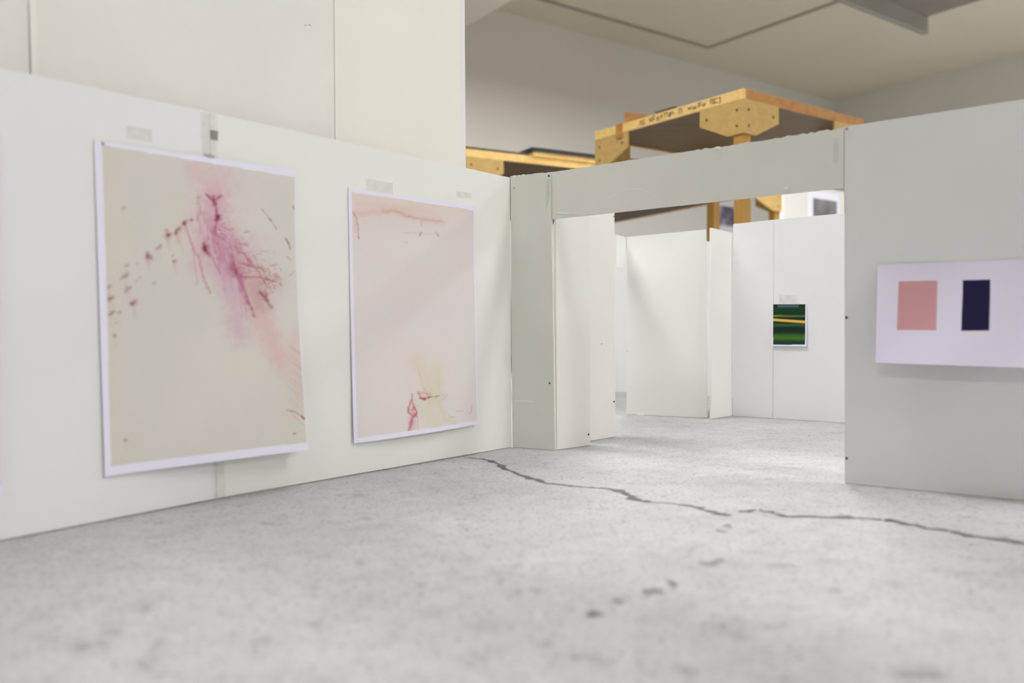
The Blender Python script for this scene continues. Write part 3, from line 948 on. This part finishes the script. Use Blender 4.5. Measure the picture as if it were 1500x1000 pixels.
# ------------------------------------------------------------------ prints and panel at the back of the room
P0 = Vector((K.x, K.y, 0))
nb = -V
def wall_quad(px0, px1):
    return [onplane(x, y, P0 + nb * 0.004, nb) for x, y in (px0, px1)]
def back_print(label, x0, x1, ytop, ybot, A, dvec, nvec, mat_fn, border, name='art_print'):
    pl = onplane(x0, ytop, A, nvec); pr = onplane(x1, ytop, A, nvec)
    zb = onplane(x0, ybot, A, nvec).z; zt = pl.z
    pr.z = zt
    e = (pr - pl); wdt = e.length; e.normalize()
    root = bpy.data.objects.new(name, None); COL.objects.link(root)
    root.location = (pl.x, pl.y, zb)
    tag(root, label, 'art print')
    bm = bmesh.new()
    obox(bm, Vector((pl.x, pl.y, 0)), e, nvec, Zv, 0, wdt, 0.0005, 0.003, zb, zt)
    bmobj('paper', bm, M_paperback, root)
    bm = bmesh.new()
    obox(bm, Vector((pl.x, pl.y, 0)), e, nvec, Zv, border * wdt, wdt * (1 - border * .6), 0.003, 0.004, zb + border * wdt, zt - border * wdt)
    bmobj('image_area', bm, mat_fn, root)
    return root
def blotch(name, cs, scale):
    t = NT(name)
    tc = t.n('ShaderNodeTexCoord')
    nz = t.n('ShaderNodeTexNoise'); nz.inputs['Scale'].default_value = scale; nz.inputs['Detail'].default_value = 3
    t.l(tc.outputs['Object'], nz.inputs['Vector'])
    t.l(ramp(t, nz.outputs['Fac'], cs), t.b.inputs['Base Color'])
    return t.m
M_photo = blotch('grey_photograph', [(0.3, rgb(78, 74, 78)), (0.5, rgb(96, 92, 96)), (0.7, rgb(128, 124, 128))], 9)
M_photo2 = blotch('violet_photograph', [(0.35, rgb(52, 48, 72)), (0.5, rgb(112, 106, 130)), (0.68, rgb(205, 200, 212))], 7)
# white display panel standing behind the second table
pa = at_depth(1147.5, 300, 5.7); pa.z = 0
nP = -V
pb = pa + U * 1.4
bm = bmesh.new()
prism(bm, [pa, pb, pb + Zv * 1.22, pa + Zv * 1.22], V * 0.03)
tag(bmobj('display_panel', bm, M_room), 'white upright panel far behind the opening, beside the table leg', 'display panel')
back_print('dark grey photograph on the white panel far behind the opening', 1184, 1229, 278, 330, pa, U, nP, M_photo, 0.14)
back_print('dark violet print on the back wall between two table legs', 1045, 1100, 288, 341, P0, U, nb, M_photo2, 0.14)

# ------------------------------------------------------------------ suspended lamps (outside the picture) and light
def lamp(pos, direction, length, width, power, col, label):
    root = bpy.data.objects.new('pendant_lamp', None); COL.objects.link(root)
    root.location = pos
    tag(root, label, 'lamp', 'suspended workshop lamps')
    e = Vector((direction.x, direction.y, 0)).normalized(); f_ = Vector((-e.y, e.x, 0))
    o_ = Vector((pos[0], pos[1], 0)); z = pos[2]
    bm = bmesh.new()
    obox(bm, o_, e, f_, Zv, -length / 2, length / 2, -width / 2, width / 2, z + 0.015, z + 0.07)
    bmobj('housing', bm, M_lamp_body, root)
    for sx in (-0.4, 0.4):
        bm = bmesh.new()
        obox(bm, o_, e, f_, Zv, sx * length - 0.004, sx * length + 0.004, -0.004, 0.004, z + 0.07, CEIL)
        bmobj('suspension_rod', bm, M_silver, root)
    li = bpy.data.lights.new('lamp_light', 'AREA')
    li.shape = 'RECTANGLE'; li.size = length; li.size_y = width
    li.energy = power; li.color = col
    lo = bpy.data.objects.new('lamp_light', li); COL.objects.link(lo)
    lo.matrix_world = Matrix(((e.x, f_.x, 0, pos[0]), (e.y, f_.y, 0, pos[1]), (0, 0, 1, z), (0, 0, 0, 1)))
    lo.parent = root
    lo.matrix_parent_inverse = Matrix.Translation(pos).inverted()
WARM = (0.975, 0.985, 1.0)
lamp((-0.35, 1.65, 2.25), V, 1.2, 0.28, 24, WARM, 'suspended strip lamp above the tall boards')
lamp((2.0, 0.6, 2.25), V, 1.2, 0.28, 17.0, WARM, 'suspended strip lamp right of the camera')
lamp((5.0, 5.2, 2.25), V, 1.2, 0.28, 58, WARM, 'added unseen strip lamp farthest away on the right')  # placed out of view so bounce brightens the right part of the ceiling
lamp((1.0, 4.3, 2.25), V, 1.2, 0.28, 70, WARM, 'suspended strip lamp above the long table')
lamp((-2.4, 3.4, 2.25), V, 1.2, 0.28, 17.0, WARM, 'suspended strip lamp at the rear left')
lamp((-0.9, -1.3, 2.25), V, 1.2, 0.28, 12, WARM, 'added unseen fill lamp behind the camera')  # fill added from the camera side to lift right board, column and foreground
lamp((3.5, -2.0, 2.25), V, 1.2, 0.28, 42.5, WARM, 'added unseen strip lamp behind the camera on the right')  # added out of view, power fitted to reach the wanted brightness
lamp((5.2, 0.8, 2.25), V, 1.2, 0.28, 34, WARM, 'suspended strip lamp near the right wall of the room')

w = bpy.data.worlds.new('world'); bpy.context.scene.world = w
w.use_nodes = True
w.node_tree.nodes['Background'].inputs['Color'].default_value = (0.9, 0.92, 1, 1)
w.node_tree.nodes['Background'].inputs['Strength'].default_value = 0.0

sc = bpy.context.scene
sc.view_settings.view_transform = 'Standard'
sc.view_settings.look = 'None'
sc.view_settings.gamma = 1
sc.view_settings.exposure = 0.74
sc.cycles.use_denoising = True
sc.cycles.max_bounces = 10
sc.cycles.diffuse_bounces = 7
